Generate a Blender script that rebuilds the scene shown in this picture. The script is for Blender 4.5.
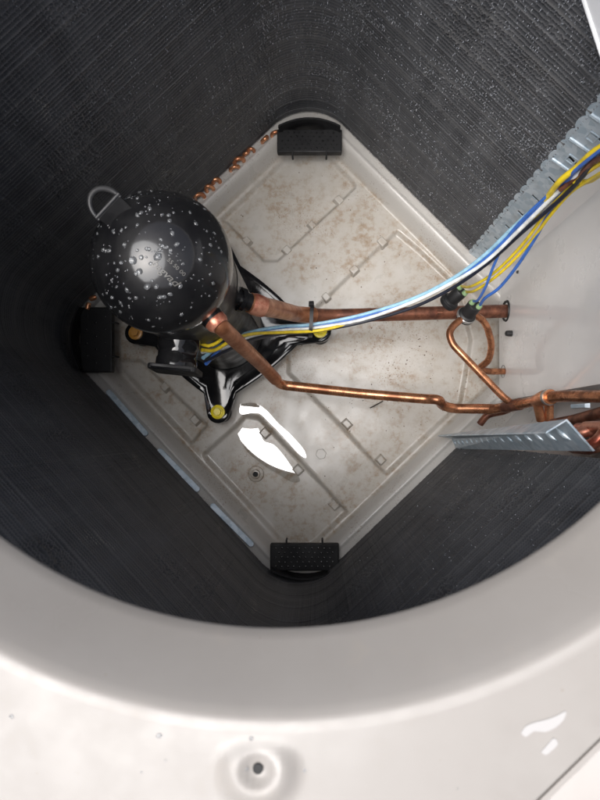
import bpy, math, random
import numpy as np
from mathutils import Matrix, Vector

for o in list(bpy.data.objects):
    bpy.data.objects.remove(o, do_unlink=True)
scene = bpy.context.scene
COL = scene.collection
rnd = random.Random(7)
nrs = np.random.RandomState(11)
R_ = math.radians

# ------------------------------------------------------------------ camera
F_PX = 555.0                       # focal length for an 800 px high picture
CAM = np.array([0.0217, -0.1373, 0.8237])
def _ray(px, py):
    v = np.array([(px - 300.0) / F_PX, -(py - 400.0) / F_PX, -1.0])
    return v / np.linalg.norm(v)
_zc = -_ray(318.0, 432.0)          # straight down passes through this pixel
_xc = np.array([1.0, 0, 0]); _xc -= _xc @ _zc * _zc; _xc /= np.linalg.norm(_xc)
_yc = np.cross(_zc, _xc)
RC = np.array([_xc, _yc, _zc])
def at(px, py, z):
    """point of the place at height z that the photograph shows at (px, py)"""
    w = RC @ _ray(px, py)
    t = (z - CAM[2]) / w[2]
    return CAM + w * t

cam_data = bpy.data.cameras.new('camera')
cam = bpy.data.objects.new('camera', cam_data); COL.objects.link(cam)
cam_data.sensor_fit = 'VERTICAL'; cam_data.sensor_height = 24.0; cam_data.sensor_width = 18.0
cam_data.lens = F_PX / 800.0 * 24.0
cam_data.clip_start = 0.01; cam_data.clip_end = 200.0
cam.matrix_world = Matrix.Translation(Vector(CAM)) @ Matrix(RC.tolist()).to_4x4()
cam_data.dof.use_dof = True
cam_data.dof.focus_distance = 0.66
cam_data.dof.aperture_fstop = 9.0
scene.camera = cam

# ------------------------------------------------------------------ light
SUN_TILT, SUN_AZ = 17.0, 208.0      # degrees from the zenith; compass in the picture, counted from +X
world = bpy.data.worlds.new('World'); scene.world = world; world.use_nodes = True
wn = world.node_tree; wn.nodes.clear()
sky = wn.nodes.new('ShaderNodeTexSky'); sky.sky_type = 'NISHITA'; sky.sun_disc = False
sky.sun_elevation = R_(90.0 - SUN_TILT); sky.sun_rotation = R_(90.0 - SUN_AZ)
sky.air_density = 0.7; sky.dust_density = 6.0; sky.ozone_density = 0.6
hs = wn.nodes.new('ShaderNodeHueSaturation'); hs.inputs['Saturation'].default_value = 0.6
bg = wn.nodes.new('ShaderNodeBackground'); bg.inputs['Strength'].default_value = 0.075
wo = wn.nodes.new('ShaderNodeOutputWorld')
wn.links.new(sky.outputs[0], hs.inputs['Color']); wn.links.new(hs.outputs[0], bg.inputs['Color'])
wn.links.new(bg.outputs[0], wo.inputs['Surface'])
sl = bpy.data.lights.new('sun', 'SUN'); sl.energy = 1.5; sl.angle = R_(56.0); sl.color = (0.985, 0.99, 1.0)
sun = bpy.data.objects.new('sun', sl); COL.objects.link(sun)
sd = Vector((math.sin(R_(SUN_TILT)) * math.cos(R_(SUN_AZ)), math.sin(R_(SUN_TILT)) * math.sin(R_(SUN_AZ)), math.cos(R_(SUN_TILT))))
sun.rotation_euler = sd.to_track_quat('Z', 'Y').to_euler()
sun.location = (0, 0, 3)
scene.view_settings.view_transform = 'Standard'; scene.view_settings.look = 'None'
scene.view_settings.exposure = 1.45; scene.view_settings.gamma = 1.0
scene.view_settings.use_curve_mapping = False
scene.render.engine = 'CYCLES'
scene.cycles.max_bounces = 8; scene.cycles.diffuse_bounces = 5; scene.cycles.glossy_bounces = 4
scene.cycles.transmission_bounces = 6
scene.cycles.use_denoising = True

# ------------------------------------------------------------------ frame of the unit
YAW = R_(43.6)
EU = np.array([math.cos(YAW), math.sin(YAW), 0.0])      # towards the upper right side
EV = np.array([-math.sin(YAW), math.cos(YAW), 0.0])     # towards the upper left side
def W(u, v, z):
    return EU * u + EV * v + np.array([0, 0, z])
def to_uv(p):
    return float(p[0] * EU[0] + p[1] * EU[1]), float(p[0] * EV[0] + p[1] * EV[1])
H, RAD = 0.2725, 0.080             # coil face: half side and corner radius
FLOOR = -0.028

# ------------------------------------------------------------------ materials
class NT:
    def __init__(s, name):
        s.m = bpy.data.materials.new(name); s.m.use_nodes = True
        s.t = s.m.node_tree; s.b = s.t.nodes['Principled BSDF']
    def n(s, kind, **kw):
        nd = s.t.nodes.new(kind)
        for k, v in kw.items():
            if k.startswith('_'): setattr(nd, k[1:], v)
            else: nd.inputs[k].default_value = v
        return nd
    def l(s, a, b): s.t.links.new(a, b)
    def coord(s, which='Object', scale=(1, 1, 1)):
        tc = s.n('ShaderNodeTexCoord'); mp = s.n('ShaderNodeMapping'); mp.inputs['Scale'].default_value = scale
        s.l(tc.outputs[which], mp.inputs['Vector']); return mp.outputs[0]
    def noise(s, vec, scale, detail=4, rough=0.55):
        nd = s.n('ShaderNodeTexNoise', Scale=scale, Detail=detail, Roughness=rough); s.l(vec, nd.inputs['Vector']); return nd.outputs['Fac']
    def ramp(s, fac, stops):
        nd = s.n('ShaderNodeValToRGB'); cr = nd.color_ramp
        while len(cr.elements) < len(stops): cr.elements.new(0.5)
        for e, (p, c) in zip(cr.elements, stops):
            e.position = p; e.color = (c, c, c, 1) if isinstance(c, (int, float)) else (*c, 1)
        s.l(fac, nd.inputs[0]); return nd.outputs[0]
    def mix(s, fac, a, b, blend='MIX'):
        nd = s.n('ShaderNodeMix', _data_type='RGBA', _blend_type=blend)
        for i, v in ((0, fac), (6, a), (7, b)):
            if hasattr(v, 'is_linked'): s.l(v, nd.inputs[i])
            elif i == 0: nd.inputs[0].default_value = v
            else: nd.inputs[i].default_value = (*v, 1)
        return nd.outputs[2]
    def bump(s, h, strength=0.2, dist=0.001):
        nd = s.n('ShaderNodeBump', Strength=strength, Distance=dist); s.l(h, nd.inputs['Height']); s.l(nd.outputs[0], s.b.inputs['Normal'])
    def set(s, **kw):
        for k, v in kw.items():
            k = k.replace('_', ' ')
            inp = s.b.inputs[k]
            if hasattr(v, 'is_linked'): s.l(v, inp)
            elif isinstance(v, tuple): inp.default_value = (*v, 1)
            else: inp.default_value = v
        return s.m

def mat_pan(name='pan_paint', wet=False):
    n = NT(name); c = n.coord()
    big = n.noise(c, 16, 5, 0.6); mid = n.noise(c, 85, 6, 0.7)
    sxyz = n.n('ShaderNodeSeparateXYZ'); n.l(c, sxyz.inputs[0]); mr = n.n('ShaderNodeMapRange'); n.l(sxyz.outputs['Z'], mr.inputs[0]); mr.inputs[1].default_value = -0.018; mr.inputs[2].default_value = -0.027; silt = mr.outputs[0]   # silt lies on the floor only
    fine = n.noise(c, 420, 3, 0.6)
    base = n.mix(n.ramp(big, [(0.35, 0.0), (0.68, 1.0)]), (0.465, 0.442, 0.405), (0.40, 0.365, 0.315))
    base = n.mix(silt, (0.48, 0.463, 0.435), base)
    st = n.mix(1.0, n.ramp(mid, [(0.46, 0.0), (0.68, 1.0)]), silt, 'MULTIPLY')
    col = n.mix(n.mix(1.0, st, n.ramp(big, [(0.38, 0.0), (0.58, 0.9)]), 'MULTIPLY'), base, (0.27, 0.185, 0.11))
    sp = n.ramp(fine, [(0.60, 0.0), (0.66, 1.0)])
    sp2 = n.mix(1.0, sp, n.ramp(n.noise(c, 9, 3), [(0.46, 0.0), (0.62, 0.85)]), 'MULTIPLY')
    col = n.mix(sp2, col, (0.16, 0.075, 0.03))
    rough = n.ramp(n.noise(c, 30, 4), [(0.3, 0.22), (0.7, 0.55)])
    if wet: return n.set(Base_Color=col, Roughness=0.02, IOR=2.1, Specular_IOR_Level=0.9)
    n.bump(mid, 0.15, 0.0008)
    return n.set(Base_Color=col, Roughness=rough, Coat_Weight=0.25, Coat_Roughness=0.12)
def mat_paint(name, a, b, rough, coat=0.4, coat_rough=0.1, bump=0.06, scale=25):
    n = NT(name); c = n.coord()
    f = n.noise(c, scale, 5, 0.6); g = n.noise(c, scale * 14, 3, 0.6)
    col = n.mix(n.ramp(f, [(0.32, 0.0), (0.7, 1.0)]), a, b)
    col = n.mix(n.ramp(g, [(0.72, 0.0), (0.80, 0.3)]), col, (a[0] * .55, a[1] * .5, a[2] * .42))
    n.bump(n.noise(c, scale * 7, 3), bump, 0.0006)
    return n.set(Base_Color=col, Roughness=n.ramp(f, [(0.3, rough * .8), (0.7, rough * 1.3)]), Coat_Weight=coat, Coat_Roughness=coat_rough)
def mat_top():
    n = NT('top_panel_paint'); c = n.coord()
    f = n.noise(c, 9, 5, 0.6); g = n.noise(c, 140, 4, 0.65); k = n.noise(c, 34, 6, 0.7)
    col = n.mix(n.ramp(f, [(0.32, 0.0), (0.7, 1.0)]), (0.262, 0.245, 0.226), (0.230, 0.212, 0.193))
    col = n.mix(n.ramp(k, [(0.58, 0.0), (0.74, 0.55)]), col, (0.27, 0.245, 0.215))
    col = n.mix(n.ramp(g, [(0.69, 0.0), (0.75, 0.6)]), col, (0.20, 0.17, 0.14))
    n.bump(k, 0.10, 0.0008)
    return n.set(Base_Color=col, Roughness=n.ramp(k, [(0.35, 0.28), (0.65, 0.55)]), Coat_Weight=0.25, Coat_Roughness=n.ramp(f, [(0.35, 0.10), (0.65, 0.35)]))
def mat_copper(name, a=(0.60, 0.27, 0.145), b=(0.26, 0.105, 0.055), rough=0.33, metal=0.8):
    n = NT(name); c = n.coord()
    f = n.noise(c, 60, 5, 0.65); g = n.noise(c, 300, 4, 0.6)
    col = n.mix(n.ramp(f, [(0.40, 0.0), (0.60, 1.0)]), a, b)
    col = n.mix(n.ramp(g, [(0.60, 0.0), (0.78, 0.6)]), col, (0.10, 0.045, 0.03))
    n.bump(g, 0.08, 0.0005)
    return n.set(Base_Color=col, Metallic=metal, Roughness=n.ramp(f, [(0.3, rough * .8), (0.7, rough * 1.5)]))
def mat_galv(name='galvanised'):
    n = NT(name); c = n.coord()
    v = n.n('ShaderNodeTexVoronoi', Scale=160); n.l(c, v.inputs['Vector'])
    sp = n.ramp(v.outputs['Color'], [(0.2, (0.37, 0.46, 0.53)), (0.8, (0.53, 0.605, 0.665))])
    col = n.mix(n.ramp(n.noise(c, 40, 4), [(0.55, 0.0), (0.75, 0.6)]), sp, (0.30, 0.32, 0.33))
    return n.set(Base_Color=col, Metallic=0.3, Roughness=n.ramp(n.noise(c, 90, 3), [(0.3, 0.3), (0.7, 0.5)]))
def mat_black(name, rough=0.12, base=0.010, coat=0.6, coat_rough=0.05, spec=0.5):
    n = NT(name); c = n.coord()
    f = n.noise(c, 45, 4); g = n.noise(c, 260, 3)
    col = n.mix(n.ramp(f, [(0.4, 0.0), (0.7, 1.0)]), (base, base, base * 1.15), (base * 1.9, base * 1.9, base * 2.0))
    n.bump(g, 0.05, 0.0005)
    return n.set(Base_Color=col, Roughness=n.ramp(f, [(0.3, rough * .8), (0.75, rough * 1.7)]), Coat_Weight=coat, Coat_Roughness=coat_rough, Specular_IOR_Level=spec)
def mat_plain(name, col, rough=0.4, metal=0.0, **kw):
    n = NT(name); c = n.coord(); f = n.noise(c, 120, 3)
    cc = n.mix(n.ramp(f, [(0.35, 0.0), (0.7, 1.0)]), col, tuple(x * .72 for x in col))
    return n.set(Base_Color=cc, Roughness=rough, Metallic=metal, **kw)
DZ = (0.530 - 0.004) / 227
def mat_fin():
    n = NT('fin_metal'); c = n.coord('UV')
    # UV is (metres along the coil, metres of height)
    tc = n.n('ShaderNodeTexCoord'); mp = n.n('ShaderNodeMapping'); mp.inputs['Scale'].default_value = (30, 7, 1); n.l(tc.outputs['UV'], mp.inputs['Vector'])
    mp2 = n.n('ShaderNodeMapping'); mp2.inputs['Scale'].default_value = (9, 60, 1); n.l(tc.outputs['UV'], mp2.inputs['Vector'])
    f = n.noise(mp.outputs[0], 1.0, 5, 0.65); g = n.noise(mp2.outputs[0], 1.0, 4, 0.6)
    h = n.noise(c, 900, 2, 0.5)
    col = n.mix(n.ramp(f, [(0.35, 0.0), (0.7, 1.0)]), (0.065, 0.068, 0.074), (0.135, 0.139, 0.146))
    col = n.mix(n.ramp(g, [(0.60, 0.0), (0.74, 0.55)]), col, (0.105, 0.098, 0.088))
    col = n.mix(n.ramp(h, [(0.62, 0.0), (0.75, 0.8)]), col, (0.16, 0.155, 0.145))
    # ripple crests coloured lighter so the lit ridge lines show
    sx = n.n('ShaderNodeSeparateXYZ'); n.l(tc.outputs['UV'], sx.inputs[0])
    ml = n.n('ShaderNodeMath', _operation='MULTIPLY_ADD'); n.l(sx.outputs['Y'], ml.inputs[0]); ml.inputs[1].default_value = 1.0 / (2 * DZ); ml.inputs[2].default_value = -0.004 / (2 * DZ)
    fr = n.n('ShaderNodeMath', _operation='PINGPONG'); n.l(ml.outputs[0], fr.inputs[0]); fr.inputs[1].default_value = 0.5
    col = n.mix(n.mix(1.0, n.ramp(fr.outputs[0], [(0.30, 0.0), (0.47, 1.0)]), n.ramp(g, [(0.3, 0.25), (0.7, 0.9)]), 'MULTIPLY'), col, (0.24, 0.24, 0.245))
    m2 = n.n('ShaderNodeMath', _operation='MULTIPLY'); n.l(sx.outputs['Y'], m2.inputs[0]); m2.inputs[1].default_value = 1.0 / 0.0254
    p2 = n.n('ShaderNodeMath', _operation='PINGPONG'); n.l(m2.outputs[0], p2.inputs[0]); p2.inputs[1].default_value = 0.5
    col = n.mix(n.ramp(p2.outputs[0], [(0.455, 0.0), (0.495, 0.30)]), col, (0.24, 0.235, 0.225))  # tube rows get painted light lines likewise
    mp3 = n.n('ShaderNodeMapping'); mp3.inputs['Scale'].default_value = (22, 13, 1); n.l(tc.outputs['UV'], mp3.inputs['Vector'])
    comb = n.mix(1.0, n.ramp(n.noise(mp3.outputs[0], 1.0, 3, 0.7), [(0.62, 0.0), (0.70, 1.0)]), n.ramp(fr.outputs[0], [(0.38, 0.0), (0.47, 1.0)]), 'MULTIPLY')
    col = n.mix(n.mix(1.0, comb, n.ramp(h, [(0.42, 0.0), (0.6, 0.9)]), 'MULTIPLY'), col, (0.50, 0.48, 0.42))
    return n.set(Base_Color=col, Roughness=n.ramp(f, [(0.3, 0.35), (0.7, 0.6)]), Metallic=0.15)
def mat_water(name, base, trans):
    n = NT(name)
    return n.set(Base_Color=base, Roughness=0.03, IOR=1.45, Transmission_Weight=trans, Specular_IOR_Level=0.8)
M = dict(
    pan=mat_pan(),
    panel=mat_top(),
    wall=mat_paint('inner_panel_paint', (0.74, 0.735, 0.725), (0.70, 0.69, 0.68), 0.30, 0.5, 0.08, 0.0, 18),
    box=mat_paint('control_box_paint', (0.74, 0.75, 0.76), (0.70, 0.71, 0.72), 0.35, 0.2),
    casing=mat_paint('casing_paint', (0.40, 0.375, 0.35), (0.36, 0.335, 0.31), 0.4, 0.3),
    copper=mat_copper('copper', (0.60, 0.27, 0.14), (0.25, 0.105, 0.055), 0.24),
    copper_dark=mat_copper('copper_dark', (0.30, 0.125, 0.075), (0.13, 0.055, 0.038), 0.36, 0.65),
    copper_bright=mat_copper('copper_bright', (0.78, 0.38, 0.20), (0.50, 0.20, 0.10), 0.28, 0.75),
    copper_swage=mat_copper('copper_swage', (0.52, 0.225, 0.115), (0.38, 0.155, 0.08), 0.36),
    braze=mat_copper('brazed_copper', (0.36, 0.085, 0.05), (0.62, 0.30, 0.20), 0.3, 0.6),
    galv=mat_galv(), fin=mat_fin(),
    black=mat_black('compressor_black', 0.42, 0.005, 0.9, 0.12, 0.2), black2=mat_black('base_plate_black', 0.07, 0.007, 0.0), shell=mat_black('shell_black', 0.42, 0.010, 0.05),
    plastic=mat_black('retainer_plastic', 0.55, 0.007, 0.0), rubber=mat_plain('black_rubber', (0.015, 0.015, 0.016), 0.5),
    label=mat_plain('worn_sticker', (0.30, 0.29, 0.27), 0.45),
    yellow=mat_plain('yellow_bolt', (0.90, 0.74, 0.02), 0.3), brass=mat_plain('orange_bolt', (0.55, 0.26, 0.05), 0.35),
    w_blue=mat_plain('wire_blue', (0.05, 0.15, 0.50), 0.35), w_sky=mat_plain('wire_sky', (0.32, 0.55, 0.70), 0.35),
    w_white=mat_plain('wire_white', (0.78, 0.80, 0.78), 0.35), w_black=mat_plain('wire_black', (0.015, 0.018, 0.03), 0.35),
    w_yellow=mat_plain('wire_yellow', (0.80, 0.60, 0.03), 0.35), green=mat_plain('green_terminal', (0.28, 0.42, 0.22), 0.35),
    steel=mat_plain('steel', (0.45, 0.45, 0.44), 0.3, 0.7), dark=mat_plain('dark_hole', (0.01, 0.01, 0.01), 0.7),
    ink=mat_plain('grey_ink', (0.14, 0.135, 0.125), 0.4),
    drop=mat_water('droplet_water', (0.70, 0.73, 0.78), 0.70), bead=mat_water('bead_water', (0.9, 0.93, 0.96), 0.92),
    puddle=mat_pan('puddle_water', True), smear=mat_water('smear_sheen', (0.38, 0.37, 0.36), 0.0), twig=mat_plain('twig', (0.02, 0.012, 0.008), 0.7),  # smear is opaque, its pale colour stands for sky sheen on water
)

# ------------------------------------------------------------------ mesh helpers
class MB:
    def __init__(s): s.v = []; s.f = []
    def add(s, vs, fs):
        o = len(s.v); s.v.extend([tuple(map(float, p)) for p in vs]); s.f.extend([tuple(i + o for i in f) for f in fs]); return s
    def tube(s, pts, r, seg=14, caps=True):
        pts = [np.array(p, float) for p in pts]; n = len(pts)
        rr = r if isinstance(r, (list, tuple, np.ndarray)) else [r] * n
        vs, fs = [], []; nrm = None
        for i, p in enumerate(pts):
            t = pts[min(i + 1, n - 1)] - pts[max(i - 1, 0)]; t /= (np.linalg.norm(t) + 1e-12)
            if nrm is None:
                a = np.array([0, 0, 1.0]) if abs(t[2]) < 0.9 else np.array([1.0, 0, 0]); nrm = np.cross(t, a)
            nrm = nrm - nrm @ t * t; nrm /= (np.linalg.norm(nrm) + 1e-12); b = np.cross(t, nrm)
            for k in range(seg):
                a = 2 * math.pi * k / seg; vs.append(p + (nrm * math.cos(a) + b * math.sin(a)) * rr[i])
        for i in range(n - 1):
            for k in range(seg):
                k2 = (k + 1) % seg; fs.append((i * seg + k, i * seg + k2, (i + 1) * seg + k2, (i + 1) * seg + k))
        if caps: fs.append(tuple(range(seg - 1, -1, -1))); fs.append(tuple((n - 1) * seg + k for k in range(seg)))
        return s.add(vs, fs)
    def lathe(s, prof, c=(0, 0, 0), axis=(0, 0, 1), seg=48, cap0=True, cap1=True):
        ax = np.array(axis, float); ax /= np.linalg.norm(ax); c = np.array(c, float)
        a = np.array([0, 0, 1.0]) if abs(ax[2]) < 0.9 else np.array([1.0, 0, 0])
        e1 = np.cross(a, ax); e1 /= np.linalg.norm(e1); e2 = np.cross(ax, e1); vs, fs = [], []
        for r, z in prof:
            for k in range(seg):
                t = 2 * math.pi * k / seg; vs.append(c + ax * z + (e1 * math.cos(t) + e2 * math.sin(t)) * r)
        for i in range(len(prof) - 1):
            for k in range(seg):
                k2 = (k + 1) % seg; fs.append((i * seg + k, i * seg + k2, (i + 1) * seg + k2, (i + 1) * seg + k))
        if cap0: fs.append(tuple(range(seg - 1, -1, -1)))
        if cap1: fs.append(tuple((len(prof) - 1) * seg + k for k in range(seg)))
        return s.add(vs, fs)
    def prism(s, poly, thick, up=(0, 0, 1)):
        """closed 3-D polygon extruded by thick along up"""
        up = np.array(up, float); n = len(poly); a = [np.array(p, float) for p in poly]; b = [p + up * thick for p in a]
        fs = [tuple(range(n - 1, -1, -1)), tuple(range(n, 2 * n))] + [(i, (i + 1) % n, n + (i + 1) % n, n + i) for i in range(n)]
        return s.add(a + b, fs)
    def frustum(s, c, ex, ey, ez, sx, sy, h, top=0.7):
        c = np.array(c, float); vs = []
        for k, z in ((1.0, 0.0), (top, h)):
            for a, b in ((-1, -1), (1, -1), (1, 1), (-1, 1)): vs.append(c + ex * (a * sx * k) + ey * (b * sy * k) + ez * z)
        return s.add(vs, [(3, 2, 1, 0), (4, 5, 6, 7), (0, 1, 5, 4), (1, 2, 6, 5), (2, 3, 7, 6), (3, 0, 4, 7)])
    def build(s, name, mat, parent=None, smooth=True, bevel=0.0, angle=40, subsurf=0):
        me = bpy.data.meshes.new(name); me.from_pydata(s.v, [], s.f); me.update()
        return link(name, me, mat, parent, smooth, bevel, angle, subsurf)
def link(name, me, mat, parent=None, smooth=True, bevel=0.0, angle=40, subsurf=0):
    o = bpy.data.objects.new(name, me); COL.objects.link(o); me.materials.append(mat)
    if smooth:
        me.polygons.foreach_set('use_smooth', [True] * len(me.polygons))
        try: me.set_sharp_from_angle(angle=R_(angle))
        except Exception: pass
    if bevel:
        b = o.modifiers.new('bevel', 'BEVEL'); b.width = bevel; b.segments = 2; b.limit_method = 'ANGLE'; b.angle_limit = R_(35)
    if subsurf:
        m = o.modifiers.new('subsurf', 'SUBSURF'); m.levels = subsurf; m.render_levels = subsurf
    if parent: o.parent = parent
    return o
def empty(name, loc=(0, 0, 0)):
    """an Empty; its parts are built in world coordinates"""
    o = bpy.data.objects.new(name, None); COL.objects.link(o); o.empty_display_size = 0.02
    return o
def tag(o, label, cat, group=None, kind=None):
    o['label'] = label; o['category'] = cat
    if group: o['group'] = group
    if kind: o['kind'] = kind
    return o
def spline(pts, step=0.004):
    P = [np.array(p, float) for p in pts]; P = [2 * P[0] - P[1]] + P + [2 * P[-1] - P[-2]]; out = []
    for i in range(1, len(P) - 2):
        n = max(2, int(np.linalg.norm(P[i + 1] - P[i]) / step))
        for k in range(n):
            t = k / n
            # centripetal-like damping: Catmull-Rom with tension
            a, b, c, d = P[i - 1], P[i], P[i + 1], P[i + 2]
            m1 = (c - a) * 0.5; m2 = (d - b) * 0.5; L = np.linalg.norm(c - b)
            for m in (m1, m2):
                l = np.linalg.norm(m)
                if l > L * 1.2: m *= L * 1.2 / l
            out.append((2 * t**3 - 3 * t**2 + 1) * b + (t**3 - 2 * t**2 + t) * m1 + (-2 * t**3 + 3 * t**2) * c + (t**3 - t**2) * m2)
    out.append(P[-2]); return out
def fillet(pts, rad, n=8):
    """polyline with rounded bends, like a bent tube"""
    P = [np.array(p, float) for p in pts]; out = [P[0]]
    for i in range(1, len(P) - 1):
        a, b, c = P[i - 1], P[i], P[i + 1]; la, lc = np.linalg.norm(a - b), np.linalg.norm(c - b)
        r = min(rad, la * .48, lc * .48); p0 = b + (a - b) / la * r; p1 = b + (c - b) / lc * r
        for k in range(n + 1):
            t = k / n; out.append((1 - t)**2 * p0 + 2 * t * (1 - t) * b + t * t * p1)
    out.append(P[-1]); return out

# ================================================================== base pan
def rbox_sdf(u, v, h, r):
    qx = np.abs(u) - (h - r); qy = np.abs(v) - (h - r)
    return np.hypot(np.maximum(qx, 0), np.maximum(qy, 0)) + np.minimum(np.maximum(qx, qy), 0) - r
def poly_sdf(x, y, poly):
    d = np.full(x.shape, 1e9); inside = np.zeros(x.shape, bool); n = len(poly)
    for i in range(n):
        ax, ay = poly[i]; bx, by = poly[(i + 1) % n]
        ex, ey = bx - ax, by - ay; t = np.clip(((x - ax) * ex + (y - ay) * ey) / (ex * ex + ey * ey), 0, 1)
        d = np.minimum(d, np.hypot(x - ax - ex * t, y - ay - ey * t))
        cond = ((ay > y) != (by > y)) & (x < (bx - ax) * (y - ay) / (by - ay + 1e-15) + ax); inside ^= cond
    return np.where(inside, -d, d)
def sstep(a, b, x):
    t = np.clip((x - a) / (b - a), 0, 1); return t * t * (3 - 2 * t)
pockets_px = [
    [(206, 212), (228, 221), (247, 241), (264, 259), (277, 259), (312, 226), (339, 201), (354, 186), (345, 165), (308, 140), (262, 150)],
    [(397, 233), (420, 252), (455, 284), (470, 340), (455, 430), (397, 482), (376, 462), (347, 430), (316, 398), (290, 372), (290, 334), (326, 300), (355, 272)],
    [(236, 428), (246, 417), (258, 419), (300, 463), (336, 502), (352, 520), (325, 545), (290, 552), (262, 530), (215, 480), (205, 455)],
    [(120, 362), (140, 362), (170, 392), (205, 425), (190, 442), (150, 408), (122, 384)],
]
POCK = []
for pl in pockets_px:
    POCK.append([tuple(at(x, y, FLOOR)[:2]) for x, y in pl])
DEPTH = 0.0080
def pan_z(x, y):
    x = np.asarray(x, float); y = np.asarray(y, float)
    u = x * EU[0] + y * EU[1]; v = x * EV[0] + y * EV[1]
    s = rbox_sdf(u, v, H, RAD)
    z = np.where(s > -0.016, 0.0, 0.0) - 0.028 * sstep(0.019, 0.034, -s) + 0.0022 * np.exp(-((s + 0.0155) / 0.0025)**2)
    pk = np.zeros_like(z)
    for pl in POCK:
        d = poly_sdf(x, y, pl) - 0.004
        pk = np.maximum(pk, 1 - sstep(-0.0050, 0.0015, d))
    z = z - DEPTH * pk * sstep(0.036, 0.044, -s)
    return z
base_pan = tag(empty('base_pan'), 'grey beige painted steel base pan with rust stains and raised rim', 'base pan')
NG = 330
g = np.linspace(-0.306, 0.306, NG); uu, vv = np.meshgrid(g, g, indexing='ij')
xx = uu * EU[0] + vv * EV[0]; yy = uu * EU[1] + vv * EV[1]; zz = pan_z(xx, yy)
zz = zz + 0.0004 * np.sin(xx * 31 + 1) * np.cos(yy * 27)
def grid_mesh(name, X, Y, Z, uv=None):
    a, b = X.shape; me = bpy.data.meshes.new(name)
    co = np.stack([X, Y, Z], -1).reshape(-1, 3).astype(np.float32)
    i = np.arange(a * b).reshape(a, b); q = np.stack([i[:-1, :-1], i[1:, :-1], i[1:, 1:], i[:-1, 1:]], -1).reshape(-1, 4)
    me.vertices.add(len(co)); me.vertices.foreach_set('co', co.ravel())
    me.loops.add(q.size); me.loops.foreach_set('vertex_index', q.ravel().astype(np.int32))
    me.polygons.add(len(q)); me.polygons.foreach_set('loop_start', (np.arange(len(q)) * 4).astype(np.int32))
    if uv is not None:
        l = me.uv_layers.new(name='UVMap'); w = uv.reshape(-1, 2)[q.ravel()]; l.data.foreach_set('uv', w.ravel().astype(np.float32))
    me.update(calc_edges=True); me.validate(); return me
link('pan_sheet', grid_mesh('pan_sheet', xx, yy, zz), M['pan'], base_pan, True, angle=80)
# pressed lugs that straddle the pocket edges
EZ = np.array([0, 0, 1.0])
for px, py in [(247, 241), (287, 250), (312, 225), (339, 200), (382, 242), (354, 270), (326, 297),
               (347, 424), (381, 460), (265, 433), (298, 470), (334, 505), (165, 387), (195, 420)]:
    p = at(px, py, FLOOR); p[2] = FLOOR - DEPTH
    k_ = rnd.uniform(.85, 1.12); MB().frustum(p, EU, EV, EZ, 0.0072 * k_, 0.0082 * rnd.uniform(.88, 1.1), DEPTH + 0.0034 * rnd.uniform(.7, 1.3), rnd.uniform(.66, .78)).build('pressed_lug', M['pan'], base_pan, bevel=0.0012)
# tabs added for the bright lower left rim slots, tilted to mirror the sky
for (x0, y0), (x1, y1) in [((101, 392), (141, 437)), ((152, 451), (193, 493)), ((205, 506), (247, 548))]:
    a, b = at(x0 + 6, y0 - 2, 0.006), at(x1 + 6, y1 - 2, 0.006); ex = (b - a); L = np.linalg.norm(ex); ex /= L
    ey = np.cross(EZ, ex); ey = ey if ey @ EU > 0 else -ey          # towards the middle
    tilt = R_(20); ey2 = ey * math.cos(tilt) - EZ * math.sin(tilt); ez2 = EZ * math.cos(tilt) + ey * math.sin(tilt)
    poly = []; hw = 0.0042
    for k in range(9): t = math.pi / 2 + math.pi * k / 8; poly.append(a + ex * (math.cos(t) * hw + hw) + ey2 * math.sin(t) * hw)
    for k in range(9): t = -math.pi / 2 + math.pi * k / 8; poly.append(b + ex * (math.cos(t) * hw - hw) + ey2 * math.sin(t) * hw)
    MB().prism([p - ez2 * 0.006 for p in poly], 0.006, ez2).build('sky_glint_tab', M['galv'], base_pan, smooth=False, bevel=0.0006)
# hex nut pressed flush in the floor and the sleeve screw
p = at(321, 454, FLOOR + 0.001); hexa = [p + np.array([math.cos(a), math.sin(a), 0]) * 0.0085 for a in [R_(60 * k + 10) for k in range(6)]]
hx = MB().prism([q - EZ * 0.002 for q in hexa], 0.0035).build('hex_bolt', M['pan'], base_pan, smooth=False, bevel=0.0008)
p = at(256, 474, FLOOR - DEPTH)
sc_ = MB().lathe([(0.0125, 0.0), (0.0115, 0.0022), (0.0075, 0.003), (0.0060, 0.0075), (0.0042, 0.0078), (0.0040, 0.004)], p, seg=28, cap1=False).build('drain_sleeve', M['pan'], base_pan)
MB().lathe([(0.0039, 0.0040), (0.0036, 0.0046)], p, seg=20).build('sleeve_hole', M['dark'], sc_)
p = at(445, 300, FLOOR)
MB().lathe([(0.0038, 0.0004), (0.0030, 0.0016)], p, seg=16).build('rubber_plug', M['rubber'], base_pan)

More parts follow.
